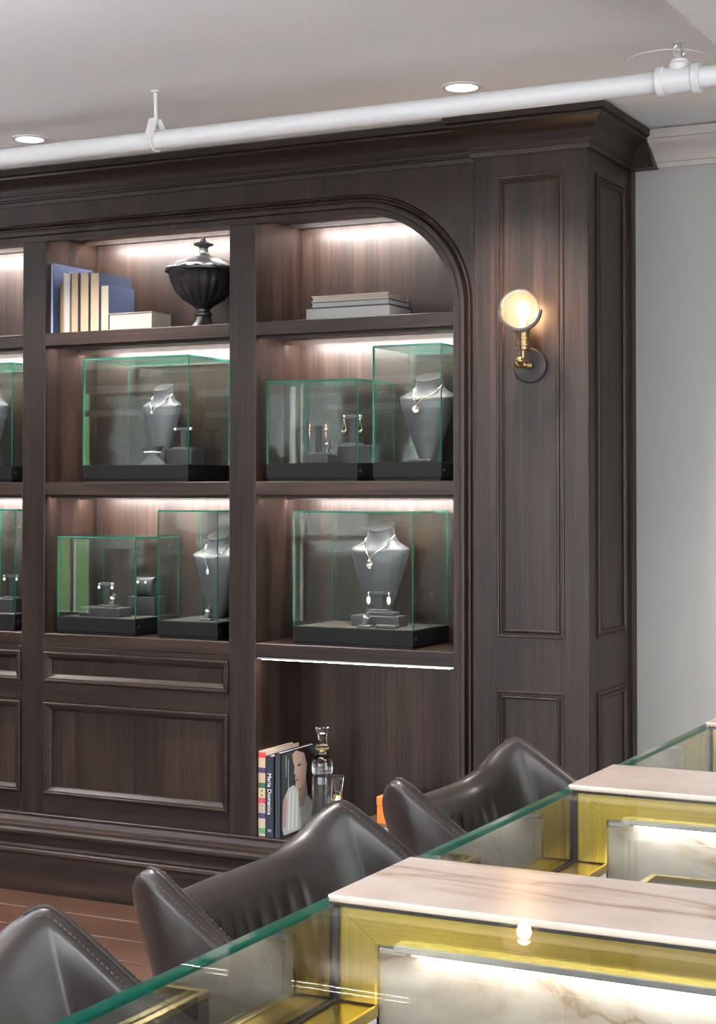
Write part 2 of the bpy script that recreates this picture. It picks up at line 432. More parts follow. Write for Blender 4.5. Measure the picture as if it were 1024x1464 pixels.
fa.build('fascia', 'wood_v', bc)
# cupboard fronts below the first two bays
mold = [(0, 0), (0, .008), (.003, .012), (.009, .012), (.012, .008), (.016, .008), (.026, -.003), (.030, -.005), (.030, -.011)]
for (a, b) in BAYS[:2]:
    MB().box(a, b, YF + .004, YF + .03, .862, .879, 0, .001).build('rail', 'wood_h', bc)
    MB().box(a, b, YF + .004, YF + .03, .680, .750, 0, .001).build('rail', 'wood_h', bc)
    MB().box(a, b, YF + .004, YF + .03, LEDGE, .345, 0, .001).build('rail', 'wood_h', bc)
    d = MB().box(a, b, YF + .016, YF + .03, .750, .862).build('drawer_front', 'wood_v', bc)
    f = MB(); rect_frame(f, a + .001, b - .001, .751, .861, mold, YF + .006); f.build('panel_molding', 'wood_h', d, True, 30)
    mid = (a + b) / 2
    for (u0, u1) in ((a, mid - .001), (mid + .001, b)):
        d = MB().box(u0, u1, YF + .016, YF + .03, .345, .680, 0, .001).build('door', 'wood_v', bc)
    f = MB(); rect_frame(f, a + .001, b - .001, .346, .679, mold, YF + .006); f.build('panel_molding', 'wood_h', bc, True, 30)
# pilaster with raised-and-fielded panels on the front and the side
pl = MB().box(X_PL, X_PR, YP, WALL_Y - .001, 0, 2.50, 0, .002).build('pilaster', 'wood_v', bc)
pmold = [(0, 0), (.0, .004), (.003, .006), (.007, .005), (.009, .0005), (.013, .0005), (.016, .005), (.021, .007), (.025, .002)]
for z0, z1 in ((.988, 2.418), (.33, .824)):
    f = MB(); rect_frame(f, -1.963, -1.743, z0, z1, pmold, YP); f.build('panel_molding', 'wood_v', pl, True, 30)
    f = MB(); rect_frame(f, 4.884, 5.167, z0, z1, pmold, X_PR, 0, 'YZ'); f.build('panel_molding', 'wood_v', pl, True, 30)
MB().box(X_PR - .01, X_PR + .010, 5.213, WALL_Y - .001, 0, 2.50, 0, .003).build('scribe_strip', 'wood_v', pl)
# crown and base mouldings wrap round the pilaster
def ring_path(end):
    return [lambda p: (X_END, YF - p), lambda p: (X_PL - p, YF - p), lambda p: (X_PL - p, YP - p), lambda p: (X_PR + p, YP - p), lambda p: (X_PR + p, end)]
crown = [(-.01, 2.483), (.008, 2.483), (.010, 2.497), (.014, 2.499), (.016, 2.505), (.019, 2.507), (.020, 2.514), (.022, 2.517), (.026, 2.535), (.035, 2.552), (.050, 2.566), (.060, 2.574), (.062, 2.581), (.068, 2.582), (.074, 2.586), (.075, 2.606), (-.01, 2.606)]
k = MB(); sweep_plan(k, ring_path(WALL_Y - .002), crown); k.build('crown_molding', 'wood_h', bc, True, 28)
e = MB(); ez = [(.062, 2.606), (.065, 2.57), (.075, 2.53), (.088, 2.483)]
e.loft([[(X_PR + .0, y, z) for y in (WALL_Y - .06, WALL_Y - .001)] + [(X_PR + x, y, z) for y in (WALL_Y - .001, WALL_Y - .06)] for x, z in ez], True, True, True)
e.build('crown_end_block', 'wood_v', bc)
base = [(-.01, .262), (.003, .262), (.010, .252), (.013, .247), (.030, .244), (.040, .238), (.0405, .231), (.046, .229), (.052, .221), (.053, .212), (.046, .203), (.036, .199), (.034, .190), (.028, .180), (.027, .168), (.034, .160), (.040, .158), (.046, .152), (.048, .142), (.043, .134), (.040, .132), (.040, .0)]
k = MB(); sweep_plan(k, ring_path(WALL_Y - .002), base); k.build('base_molding', 'wood_h', bc, True, 28)
# ================================================================ counter
cx0, cx1 = -.742, -.14
DIV = [.733, 1.400, 2.067, 2.734]; DW = .182
ct = thing('jewelry_counter', (-.44, 1.8, 0), 'long jewelry counter with glass bays, brass frames and pink marble dividers', 'counter')
MB().box(cx0 + .004, cx1, DIV[0], DIV[-1] + DW, .10, .80, 0, .004).build('counter_body', 'wood_v', ct)
MB().box(cx0 + .06, cx1 - .05, DIV[0] + .05, DIV[-1] + DW - .05, 0, .10).build('plinth', 'wood_h', ct)
PT = .006
FX0 = cx0 + PT + .0035                # brass starts just behind the customer pane
ST = .040
for y0 in DIV:
    y1 = y0 + DW
    MB().box(cx0 - .002, cx1, y0 - .001, y1 + .001, 1.045, 1.052, 0, .0012).build('stone_top', 'marble', ct)
    MB().box(cx0 + .003, cx1, y0 + .001, y1 - .001, 1.0415, 1.045).build('shadow_gap', 'gasket', ct)
    MB().box(FX0 + ST, cx1, y0 + .005, y1 - .005, .80, 1.0415).build('stone_panel', 'marble_p', ct)
    for (yy, sg) in ((y0, 1), (y1, -1)):
        b = MB().add([(FX0, yy, .955), (FX0 + ST, yy, .955), (FX0 + ST, yy, 1.011), (FX0, yy, 1.0415)] +
                     [(FX0, yy + .02 * sg, .955), (FX0 + ST, yy + .02 * sg, .955), (FX0 + ST, yy + .02 * sg, 1.011), (FX0, yy + .02 * sg, 1.0415)],
                     [(0, 1, 2, 3), (4, 5, 6, 7), (0, 1, 5, 4), (1, 2, 6, 5), (2, 3, 7, 6), (3, 0, 4, 7)])
        b.build('brass_stile', 'brass', ct)
        b = MB().add([(FX0 + .0006, yy, 1.0415), (FX0 + ST + .0004, yy, 1.0112), (cx1, yy, 1.0112), (cx1, yy, 1.0415)] +
                     [(FX0 + .0006, yy + .02 * sg, 1.0415), (FX0 + ST + .0004, yy + .02 * sg, 1.0112), (cx1, yy + .02 * sg, 1.0112), (cx1, yy + .02 * sg, 1.0415)],
                     [(0, 1, 2, 3), (4, 5, 6, 7), (0, 1, 5, 4), (1, 2, 6, 5), (2, 3, 7, 6), (3, 0, 4, 7)])
        b.build('brass_rail', 'brass_h', ct)
        MB().box(FX0 + ST - .0015, FX0 + ST + .0012, min(yy - .0015 * sg, yy + .006 * sg), max(yy - .0015 * sg, yy + .006 * sg), .955, 1.011).build('brass_bead', 'brass_lip', ct)
        # light channel under the rail
        lo_, hi_ = (yy - .011, yy + .005) if sg > 0 else (yy - .005, yy + .011)
        l = MB().box(FX0 + ST + .022, cx1 - .02, lo_, hi_, 1.0085, 1.0155, 0, .001).build('light_channel', 'alu', ct)
        MB().box(FX0 + ST + .004, FX0 + ST + .03, yy - .003 if sg > 0 else yy - .006, yy + .006 if sg > 0 else yy + .003, 1.004, 1.009, 0, .0006).build('end_clip', 'alu', l)
        MB().box(FX0 + ST + .040, cx1 - .03, lo_ + .003, hi_ - .003, 1.0068, 1.0085).build('light_strip', 'led_c', l)
MB().box(cx1 - .012, cx1, DIV[0], DIV[-1] + DW, .80, 1.044).build('staff_side_panel', 'wood_h', ct)
for y0, y2 in zip(DIV[:-1], DIV[1:]):
    ya, yb = y0 + DW, y2
    g = MB().box(cx0, cx0 + PT, ya - DW * .0, yb, .945, 1.042)
    g.m = [1 if i == 1 else 0 for i in range(6)]
    g.build('front_pane', ['fglass', 'gedge'], ct)
    g = MB().box(cx0, cx1 - .013, ya + .0012, yb - .0012, 1.042, 1.050)
    g.m = [1 if i == 4 else 0 for i in range(6)]
    g.build('top_pane', ['cglass', 'gedge'], ct)
    MB().box(FX0, FX0 + ST, ya, yb, .945, .953).build('brass_ledge', 'brass', ct)
    MB().box(FX0 + ST - .0015, FX0 + ST + .0015, ya, yb, .944, .9545).build('brass_lip', 'brass_lip', ct)
    MB().box(FX0 + ST - .006, FX0 + ST, ya, yb, .80, .944).build('side_lining', 'white', ct)
    MB().box(FX0 + ST, cx1 - .013, ya - .004, yb + .004, .80, .806).build('bay_floor', 'white', ct)
    for yy in (ya + .002, yb - .002): MB().box(cx0 + PT, FX0 + .001, yy - .002, yy + .002, .953, 1.042).build('gasket', 'gasket', ct)
    MB().box(cx0 + PT, FX0 + .0005, ya, yb, .9535, .9555).build('gasket', 'gasket', ct)
    # lower customer side apron
    MB().box(cx0 + .0, FX0 + ST - .006, ya - DW, yb, .80, .945).build('apron', 'wood_h', ct)
    t = thing('display_tray', (-.44, (ya + yb) / 2, .806), 'black display tray with a gold rim inside a glass counter bay', 'tray', 'gold-rimmed trays in the counter bays')
    tx0, tx1, ty0, ty1 = -.621, -.24, ya + .06, yb - .038
    b = MB().box(tx0, tx1, ty0, ty1, .807, .951, 0, .002).build('tray_body', 'black', t)
    f = MB(); rect_frame(f, tx0, tx1, ty0, ty1, [(0, 0), (0, .006), (.008, .006), (.008, 0)], 0)
    f.v = [(x, z, (.951) - y) for x, y, z in f.v]
    f.build('rim', 'brass_lip', t)
# ================================================================ leather stools
def catmull(P, n):
    out = []
    for i in range(len(P) - 1):
        p0, p1, p2, p3 = P[max(i - 1, 0)], P[i], P[i + 1], P[min(i + 2, len(P) - 1)]
        for k in range(n):
            t = k / n; out.append(tuple(.5 * (2 * b + (c - a) * t + (2 * a - 5 * b + 4 * c - d) * t * t + (3 * b - a - 3 * c + d) * t ** 3) for a, b, c, d in zip(p0, p1, p2, p3)))
    out.append(tuple(P[-1])); return out
def make_chair(xc, yc):
    t = thing('leather_stool', (xc, yc, 0), 'dark brown leather winged stool in front of the standing books and decanter', 'stool', 'leather stools along the counter')
    half = [(0, -.080, .938, .030), (.07, -.077, .938, .030), (.125, -.068, .943, .030), (.175, -.048, .961, .028), (.212, -.024, .988, .023), (.235, .004, 1.001, .018), (.2415, .036, .980, .017), (.244, .07, .953, .017), (.246, .11, .925, .017), (.246, .18, .897, .017), (.244, .25, .876, .017), (.238, .33, .858, .017)]
    P = [(-a, b, c, d) for a, b, c, d in reversed(half[1:])] + half
    cur = catmull(P, 14); n = len(cur); rings = []; rim_o = []; rim_i = []
    WR = [(-.15, .007, .006), (-.10, .009, .010), (-.062, .006, .008), (-.03, .008, .011), (.0, .005, .007), (.035, .009, .012), (.07, .006, .008), (.105, .008, .009), (.14, .006, .006)]
    for i, (y, x, z, h) in enumerate(cur):
        a, b = cur[max(i - 1, 0)], cur[min(i + 1, n - 1)]
        tx, ty = b[1] - a[1], b[0] - a[0]; l = math.hypot(tx, ty); ox, oy = -ty / l, tx / l    # outward (to -x at the back)
        ring = []
        backness = max(0, min(1, (.08 - x) / .1))
        def P3(off, zz, wr=0.0):
            sh = (1.0 - zz) * .38 * max(0, min(1, (.33 - x) / .41))   # the back leans outwards towards its top
            inn = (z - zz) * .05 * (1 - backness)
            q = off + (wr if off < 0 else 0)
            return (xc + x + ox * q + sh, yc + y * (1 - inn) + oy * q, zz)
        bz = .58
        for k in range(9): ring.append(P3(h, bz + (z - h - bz) * k / 8))
        for k in range(1, 8):
            an = PI * k / 8; ring.append(P3(h * math.cos(an), z - h + h * math.sin(an)))
        for k in range(13):
            zz = z - h - (z - h - .64) * k / 12
            wr = sum(am_ * math.exp(-((y - yy + .05 * (z - zz)) / ww) ** 2) for yy, ww, am_ in WR) * min(1, k / 2.5) * max(0, 1 - k / 14) * backness if True else 0
            ring.append(P3(-h, zz, wr))
        ring.append(P3(-h + .004, .60)); ring.append(P3(0, .58))
        rings.append(ring); rim_o.append(ring[10]); rim_i.append(ring[14])
    m = MB(); m.loft(rings, True, True, True)
    sh = m.build('backrest', 'leather', t, True, 60)
    for rim in (rim_o, rim_i):
        for (i0, i1) in ((0, 94), (n - 95, n - 1)):
            st = MB(); raw = [Vector(p) for p in rim[i0:i1 + 1]]; pts = [raw[0]]
            for p in raw:
                if (p - pts[-1]).length > .006: pts.append(p)
            for j in range(len(pts) - 1):
                d = pts[j + 1] - pts[j]; cnt = 1
                for q in range(cnt):
                    a = pts[j] + d * .15; b = pts[j] + d * .8
                    st.tube([a, (a + b) / 2, b], [.0005, .0012, .0005], 5)
            st.build('stitching', 'thread', sh)['kind'] = 'stuff'
    # piped welt along the wing edges
    for (i0, i1) in ((0, 94), (n - 95, n - 1)):
        MB().tube([rings[i][12] for i in range(i0, i1 + 1)], .0022, 6).build('welt', 'leather', sh, True)
    s = MB(); pr = []
    for z, g in ((.575, .02), (.585, .0), (.64, -.004), (.665, .004), (.675, .03)):
        pr.append([(xc + cxp * 1.0, yc + cyp, z) for cxp, cyp in [(.10 + (.21 - g) * math.copysign(abs(math.cos(a)) ** .6, math.cos(a)), (.205 - g) * math.copysign(abs(math.sin(a)) ** .6, math.sin(a))) for a in [2 * PI * k / 32 for k in range(32)]]])
    s.loft(pr, True, True, True); s.build('seat', 'leather', t, True, 50)
    MB().lathe([(.03, .0), (.03, .56), (.09, .565), (.09, .575)], (xc + .1, yc, .0), 20).build('column', 'bronze', t, True)
    MB().lathe([(.225, 0), (.225, .008), (.06, .022), (.034, .05)], (xc + .1, yc, 0), 32).build('base_disc', 'bronze', t, True)
    MB().tube([(xc + .1 + .17 * math.cos(2 * PI * k / 28), yc + .17 * math.sin(2 * PI * k / 28), .28) for k in range(28)], .009, 8, 0, True).build('footrest_ring', 'bronze', t, True)
    MB().tube([(xc + .1, yc - .17, .28), (xc + .1, yc + .17, .28)], .008, 8).build('footrest_bar', 'bronze', t, True)
    return t
c0 = make_chair(-1.083, 1.840)
copy_thing(c0, (-1.083, 1.172, 0), 'dark brown leather winged stool over bare floorboards, cut off by the picture edge')
copy_thing(c0, (-1.088, 2.512, 0), 'dark brown leather winged stool in front of the orange box and pilaster')
# ================================================================ ceiling fittings
for x, y in [(-5.03, 4.42), (-3.471, 4.42), (-1.911, 4.42), (-.35, 4.42)] + [(x, y) for y in (2.4, .4, -1.6) for x in (-9.7, -8.1, -6.6, -5.03, -3.471, -1.911)]:
    seen = y > 4  # the other rows are out of view, added for general brightness
    t = thing('recessed_downlight', (x, y, CEIL), 'round white recessed downlight in ceiling above bookcase' if seen else 'round white recessed downlight added out of view over the showroom floor', 'downlight', 'downlights above the bookcase' if seen else 'added downlights over the showroom floor')
    MB().lathe([(.046, 0), (.058, 0), (.060, -.003), (.056, -.007), (.047, -.007), (.046, 0)], (x, y, CEIL), 28).build('trim_ring', 'white', t, True)
    MB().lathe([(.046, -.001), (.046, -.002)], (x, y, CEIL), 28).build('lens', 'dl', t)
    ld = bpy.data.lights.new('downlight_lamp', 'SPOT'); ld.energy = 60 if seen else 30; ld.spot_size = math.radians(110); ld.spot_blend = .8; ld.shadow_soft_size = .04; ld.color = (1, .92, .86)
    lo = bpy.data.objects.new('downlight_lamp', ld); C.objects.link(lo); lo.location = (0, 0, -.03); lo.parent = t
for x, y in ((-3.0, 1.9), (-5.8, 1.9), (-5.8, 3.5), (-4.2, -.4), (-7.2, -.4)):  # unseen hanging uplights, added to brighten the ceiling
    t = thing('added_uplight', (x, y, CEIL), 'slim white uplight added out of view to brighten the ceiling', 'fill light', 'added uplights brightening the ceiling')
    f = MB(); rect_frame(f, x - 1.2, x + 1.2, y - .05, y + .05, [(0, 0), (0, .03), (.006, .03), (.006, .008)], 0)
    f.v = [(a, c, 2.02 - b) for a, b, c in f.v]; f.box(x - 1.2, x + 1.2, y - .05, y + .05, 2.012, 2.022); f.build('housing', 'white', t)
    MB().box(x - 1.19, x + 1.19, y - .043, y + .043, 2.023, 2.031).build('fill_strip', 'ceil_fill', t)
    for s_ in (-1, 1): MB().tube([(x + s_, y, 2.02), (x + s_, y, CEIL)], .0015, 6).build('cable', 'alu', t)
t = thing('ceiling_cover', (-1.295, 4.41, CEIL), 'flat round painted cover plate on ceiling by sprinkler', 'cover plate')
MB().lathe([(.111, 0), (.111, -.0012), (.107, -.002), (.106, -.0012)], (-1.295, 4.41, CEIL), 40).build('plate', 'ceiling', t, True)
PY, PZ, PR = 4.069, 2.466, .0275
t = thing('sprinkler_pipe', (-2.737, PY, PZ), 'white painted sprinkler pipe running along ceiling in front of bookcase', 'pipe')
MB().tube([(RX0 + .01, PY, PZ), (-6, PY, PZ), (RX1 - .01, PY, PZ)], PR, 24).build('pipe_run', 'white', t, True)
te = MB().tube([(-1.215, PY, PZ), (-1.12, PY, PZ)], .034, 24).build('tee_fitting', 'white', t, True)
for x in (-1.213, -1.122): MB().tube([(x - .011, PY, PZ), (x - .007, PY, PZ), (x + .007, PY, PZ), (x + .011, PY, PZ)], [.035, .0385, .0385, .035], 24).build('collar', 'white', te, True)
MB().lathe([(.025, .02), (.026, .04), (.022, .044), (.022, .05), (.018, .054)], (-1.166, PY, PZ), 20).build('outlet', 'white', te, True)
hz = PZ + .054; x = -1.166
sp = MB().lathe([(.013, 0), (.013, .006), (.009, .008), (.009, .012)], (x, PY, hz), 6).build('sprinkler_head', 'alu', t); sp['label'] = 'small upright chrome sprinkler head'
for s_ in (-1, 1): MB().tube([(x + .009 * s_, PY, hz + .008), (x + .0135 * s_, PY, hz + .015), (x + .0135 * s_, PY, hz + .028), (x + .006 * s_, PY, hz + .036)], .0026, 8).build('frame_arm', 'alu', sp, True)
MB().tube([(x, PY, hz + .01), (x, PY, hz + .034)], .002, 8).build('glass_bulb', 'alu', sp, True)
MB().lathe([(.004, .034), (.017, .037), (.019, .036), (.019, .0385), (.004, .041)], (x, PY, hz), 20).build('deflector', 'alu', sp, True)
x = -2.737
t = thing('pipe_hanger', (x, PY, PZ), 'white threaded rod hanger clipped round sprinkler pipe', 'pipe hanger')
MB().tube([(x, PY, CEIL), (x + .003, PY, PZ + .062)], .0055, 10).build('rod', 'white', t, True)
MB().lathe([(.012, 0), (.012, -.004), (.006, -.006)], (x, PY, CEIL), 16).build('ceiling_flange', 'white', t, True)
MB().add([(x - .018, PY - .032, PZ), (x + .012, PY - .032, PZ), (x + .012, PY - .006, PZ + .066), (x - .018, PY - .006, PZ + .066), (x - .018, PY - .028, PZ), (x + .012, PY - .028, PZ), (x + .012, PY, PZ + .066), (x - .018, PY, PZ + .066)],
         [(0, 1, 2, 3), (4, 5, 6, 7), (0, 1, 5, 4), (1, 2, 6, 5), (2, 3, 7, 6), (3, 0, 4, 7)]).build('clevis_strap', 'white', t)
MB().add([(x + .014, PY + .032, PZ), (x + .034, PY + .032, PZ), (x + .022, PY + .002, PZ + .060), (x + .004, PY + .002, PZ + .060), (x + .014, PY + .028, PZ), (x + .034, PY + .028, PZ), (x + .022, PY - .002, PZ + .060), (x + .004, PY - .002, PZ + .060)],
         [(0, 1, 2, 3), (4, 5, 6, 7), (0, 1, 5, 4), (1, 2, 6, 5), (2, 3, 7, 6), (3, 0, 4, 7)]).build('clevis_strap', 'white', t)
MB().tube([(x + .003, PY + .0325 * math.cos(a), PZ + .0325 * math.sin(a)) for a in [2 * PI * k / 24 for k in range(24)]], .004, 6, 0, True).build('pipe_loop', 'white', t, True)
# ================================================================ wall sconce
bp_ = at(759, 523, YP)
t = thing('wall_sconce', (bp_.x, YP, bp_.z), 'aged brass wall sconce with round ribbed glass lens glowing on pilaster', 'wall lamp')
YA = YP - .085
MB().lathe([(.054, 0), (.054, .009), (.052, .011), (.048, .012)], (bp_.x, YP, bp_.z), 40, 'Y').build('backplate', 'bronze', t, True)
kb = at(748, 522, YP - .05)
for yy, r_ in ((YP - .02, .013), (YP - .04, .015), (YP - .055, .012), (YP - .07, .013), (YP - .10, .015)):
    MB().ball((bp_.x, yy, bp_.z), r_, (1, .55 if yy > YP - .09 else .9, 1)).build('knuckle', 'old_brass', t, True)
MB().tube([(bp_.x, YP - .01, bp_.z), (bp_.x, YP - .10, bp_.z)], .007, 12).build('arm', 'old_brass', t, True)
sz = at(752, 485, YA + .02).z
MB().tube([(bp_.x, YA + .02, bp_.z), (bp_.x, YA + .02, sz - .02)], .007, 12).build('stem', 'old_brass', t, True)
MB().lathe([(.012, -.034), (.021, -.032), (.021, -.022), (.0235, -.020), (.0235, -.014), (.020, -.013), (.020, -.003), (.0225, -.002), (.0225, .006), (.020, .007), (.020, .02), (.0225, .021), (.0225, .028), (.012, .03)], (bp_.x, YA + .02, sz), 24).build('socket', 'old_brass', t, True)
lz = at(743, 442, YA).z
MB().lathe([(.008, -.05), (.010, -.03), (.020, -.012), (.023, .004), (.018, .018), (.006, .025)], (bp_.x, YA + .02, lz), 18).build('bulb', 'bulb', t, True)
lc = at(743, 442, YA - .03)
ax = Vector((.22, -.975, 0)).normalized(); sx = Vector((ax.y, -ax.x, 0)) * -1
def disc(prof, seg=48):
    rings = []
    for r_, h in prof: rings.append([tuple(lc + sx * (r_ * math.cos(2 * PI * k / seg)) + Vector((0, 0, r_ * math.sin(2 * PI * k / seg))) + ax * h) for k in range(seg)])
    return rings
ribs = [(.0004, .006)] + [v for i in range(1, 10) for v in ((.0055 * i, .0055), (.0055 * i + .0018, .0082))] + [(.057, .004), (.057, 0), (.0004, 0)]
lens = MB(); lens.loft(disc(ribs), True, True, True)
m, nt, b_ = new_mat('ribbed_lens'); nt.nodes.remove(b_)
tr = N(nt, 'ShaderNodeBsdfTransparent'); tl = N(nt, 'ShaderNodeBsdfTranslucent'); gl = N(nt, 'ShaderNodeBsdfGlossy'); gl.inputs['Roughness'].default_value = .05
tl.inputs[0].default_value = (1, .95, .88, 1)
m1 = N(nt, 'ShaderNodeMixShader'); m1.inputs[0].default_value = .06; m2 = N(nt, 'ShaderNodeMixShader'); m2.inputs[0].default_value = .07
nt.links.new(tr.outputs[0], m1.inputs[1]); nt.links.new(tl.outputs[0], m1.inputs[2]); nt.links.new(m1.outputs[0], m2.inputs[1]); nt.links.new(gl.outputs[0], m2.inputs[2]); nt.links.new(m2.outputs[0], nt.nodes['Material Output'].inputs['Surface'])
lens.build('lens', m, t, True, 20)
g = MB(); g.loft(disc([(.056, -.006), (.056, .009), (.0605, .009), (.0605, -.006), (.056, -.006)]), True)
g.build('lens_rim', 'crystal', t, True, 40)
y_ = MB(); rr = []
for k in range(25):
    a = PI + .05 + (PI - .1) * k / 24; d = sx * math.cos(a) + Vector((0, 0, math.sin(a)))
    rr.append([tuple(lc + d * q + ax * h) for q, h in ((.061, -.012), (.061, .011), (.068, .011), (.068, -.012))])
y_.loft(rr, True, True, True); y_.build('yoke', 'bronze', t, True, 40)
lb = lc + Vector((0, 0, -.064))
MB().tube([tuple(lb), (lb.x, lb.y + .004, bp_.z + .012)], .0045, 10).build('yoke_rod', 'bronze', t, True)
MB().tube([(lb.x, lb.y + .004, bp_.z + .014), (bp_.x, YP - .10, bp_.z)], .005, 10).build('link_arm', 'old_brass', t, True)
MB().ball((lb.x, lb.y + .004, bp_.z + .008), .0125).build('knob', 'old_brass', t, True)
# ================================================================ glass display cases
CY0, CY1, BH, GT = 4.895, 5.180, .060, .006
def case(x0, x1, zs, ztop, label):
    t = thing('glass_display_case', ((x0 + x1) / 2, (CY0 + CY1) / 2, zs), label, 'display case', 'glass display cases on the shelves')
    zb = zs + BH
    b = MB().box(x0 + .004, x1 - .004, CY0 + .004, CY1 - .004, zs + .0005, zs + .012).box(x0, x1, CY0, CY1, zs + .010, zb, 0, .0015)
    b = b.build('base', 'black', t)
    MB().box(x0 + .010, x1 - .010, CY0 + .010, CY1 - .010, zb - .001, zb + .001).build('deck', 'deck', b)
    MB().lathe([(.009, 0), (.009, .004), (.007, .006), (.003, .006)], (x1, CY0 + .022, zs + .03), 16, 'X').build('lock', 'black', b, True)
    def pane(nm, x0_, x1_, y0_, y1_, z0_, z1_, big):
        g = MB().box(x0_, x1_, y0_, y1_, z0_, z1_); g.m = [0 if i in big else 1 for i in range(6)]
        g.build(nm, ['glass', 'gedge'], t)
    zg = zb + .0005; zt = ztop - GT
    pane('front_pane', x0, x1, CY0, CY0 + GT, zg, zt, (2, 3))
    pane('back_pane', x0, x1, CY1 - GT, CY1, zg, zt, (2, 3))
    pane('side_pane', x0, x0 + GT, CY0 + GT, CY1 - GT, zg, zt, (4, 5))
    pane('side_pane', x1 - GT, x1, CY0 + GT, CY1 - GT, zg, zt, (4, 5))
    pane('top_pane', x0, x1, CY0, CY1, zt, ztop, (0, 1))
    return zb + .001
S1, S2 = 1.473, .927
dA = case(-3.600, -3.152, S1, 1.916, 'wide glass case on middle shelf holding a bust, bracelet and stud earrings')
dB = case(-2.838, -2.492, S1, 1.812, 'low glass case on middle shelf holding two pairs of drop earrings')
dB2 = case(-2.436, -2.190, S1, 1.917, 'tall narrow glass case beside arch jamb holding bust with coin necklace')
dD = case(-2.735, -2.290, S2, 1.374, 'wide glass case above the books holding bust with gold pendant necklace')
dC = case(-3.712, -3.372, S2, 1.278, 'low glass case above drawer holding earrings, ring and small cushion')
dC2 = case(-3.278, -3.032, S2, 1.374, 'tall narrow glass case above drawer holding bust with teardrop pendant')
dE = case(-4.470, -4.022 + .10, S1, 1.916, 'wide glass case on middle shelf with bust, cut off at the picture edge')
dE2 = case(-4.20, -3.905, S2, 1.374, 'tall glass case above the drawer at the picture edge holding stud earrings')
# ---------------------------------------------------------------- busts and necklaces
LV = [(0, .020, .018, 0), (.02, .026, .020, 0), (.14, .040, .026, 0), (.32, .061, .038, 0), (.50, .079, .049, 0), (.64, .092, .056, 0), (.73, .1000, .057, .03), (.765, .1015, .054, .1), (.785, .093, .050, .18), (.81, .074, .047, .28), (.845, .056, .044, .36), (.89, .0465, .041, .42), (.935, .043, .040, .45), (.985, .0435, .041, .45)]
def lv(t):
    for a, b in zip(LV, LV[1:]):
        if t <= b[0]:
            k = (t - a[0]) / (b[0] - a[0]); k = k * k * (3 - 2 * k) * .3 + k * .7
            return [p + (q - p) * k for p, q in zip(a[1:], b[1:])]
    return list(LV[-1][1:])
class Bust:
    def __init__(s, px, py, Y, z, ztop, wsc, label, dsc=1.0, mat='grey'):
        s.c = at(px, py, Y); s.y = Y; s.z = z; s.H = ztop - z; s.w = wsc; s.d = dsc
        t = thing('jewelry_bust', (s.c.x, Y, z), label, 'bust'); s.t = t
        rings = []
        ts = [i / 40 * .985 for i in range(41)]
        for q in ts:
            w_, f_, tl_ = lv(q); ring = []
            for k in range(21):
                a = -PI / 2 + PI * k / 20; ring.append(s.pt(w_ * wsc * math.sin(a), -f_ * dsc * max(0, math.cos(a)) ** .85, q, tl_))
            bw = w_ * wsc; neck = max(0, min(1, (q - .74) / .12)); bk = .004 + neck * .030 * dsc
            for k in range(1, 8):
                a = PI / 2 - PI * k / 8; ring.append(s.pt(bw * math.sin(a), bk * math.cos(a), q, tl_))
            rings.append(ring)
        bm_ = MB(); bm_.loft(rings, True, True, True); bm_.build('form', mat, t, True, 50)
        cap = MB(); w_, f_, tl_ = lv(.985); cr_ = []
        for sc_, q in ((.99, .982), (1.05, .986), (1.06, .995), (1.0, 1.0), (.5, 1.0)):
            cr_.append([s.pt(w_ * wsc * sc_ * math.sin(a), (-(f_) * dsc * sc_ if math.cos(a) > 0 else -.034 * dsc * sc_) * math.cos(a), q, tl_) for a in [2 * PI * k / 32 for k in range(32)]])
        cap.loft(cr_, True, True, True); cap.build('neck_cap', 'black', t, True, 40)
        MB().add([(s.c.x - .018, Y + .003, z), (s.c.x + .018, Y + .003, z), (s.c.x + .012, Y + .006, z + s.H * .55), (s.c.x - .012, Y + .006, z + s.H * .55), (s.c.x - .018, Y + .07, z), (s.c.x + .018, Y + .07, z), (s.c.x + .012, Y + .012, z + s.H * .55), (s.c.x - .012, Y + .012, z + s.H * .55)],
                 [(0, 1, 2, 3), (4, 5, 6, 7), (0, 1, 5, 4), (1, 2, 6, 5), (2, 3, 7, 6), (3, 0, 4, 7)]).build('back_easel', 'dgrey', t)
    def pt(s, x, y, q, tl_): return (s.c.x + x, s.y + y + .018 * (q - .2), s.z + s.H * q + tl_ * y)
    def surf(s, x, q, off=.002):
        w_, f_, tl_ = lv(q); k = max(-1, min(1, x / (w_ * s.w))); y = -f_ * s.d * max(0, math.sqrt(1 - k * k)) ** .85
        return Vector(s.pt(x, y, q, tl_)) + Vector((math.copysign(off, x) * abs(k), -off, 0))
    def chain(s, q1, x1=0.0, q0=.90, r=.0014, sag=.0):
        w_ = lv(q0)[0] * s.w * 1.02; pts = []
        for k in range(25):
            u = k / 24; v = abs(2 * u - 1); sg = -1 if u < .5 else 1
            x = x1 + (sg * w_ - x1) * (v ** 1.0); q = q1 + (q0 - q1) * (v ** (1.0 + sag))
            pts.append(s.surf(x, q))
        return pts
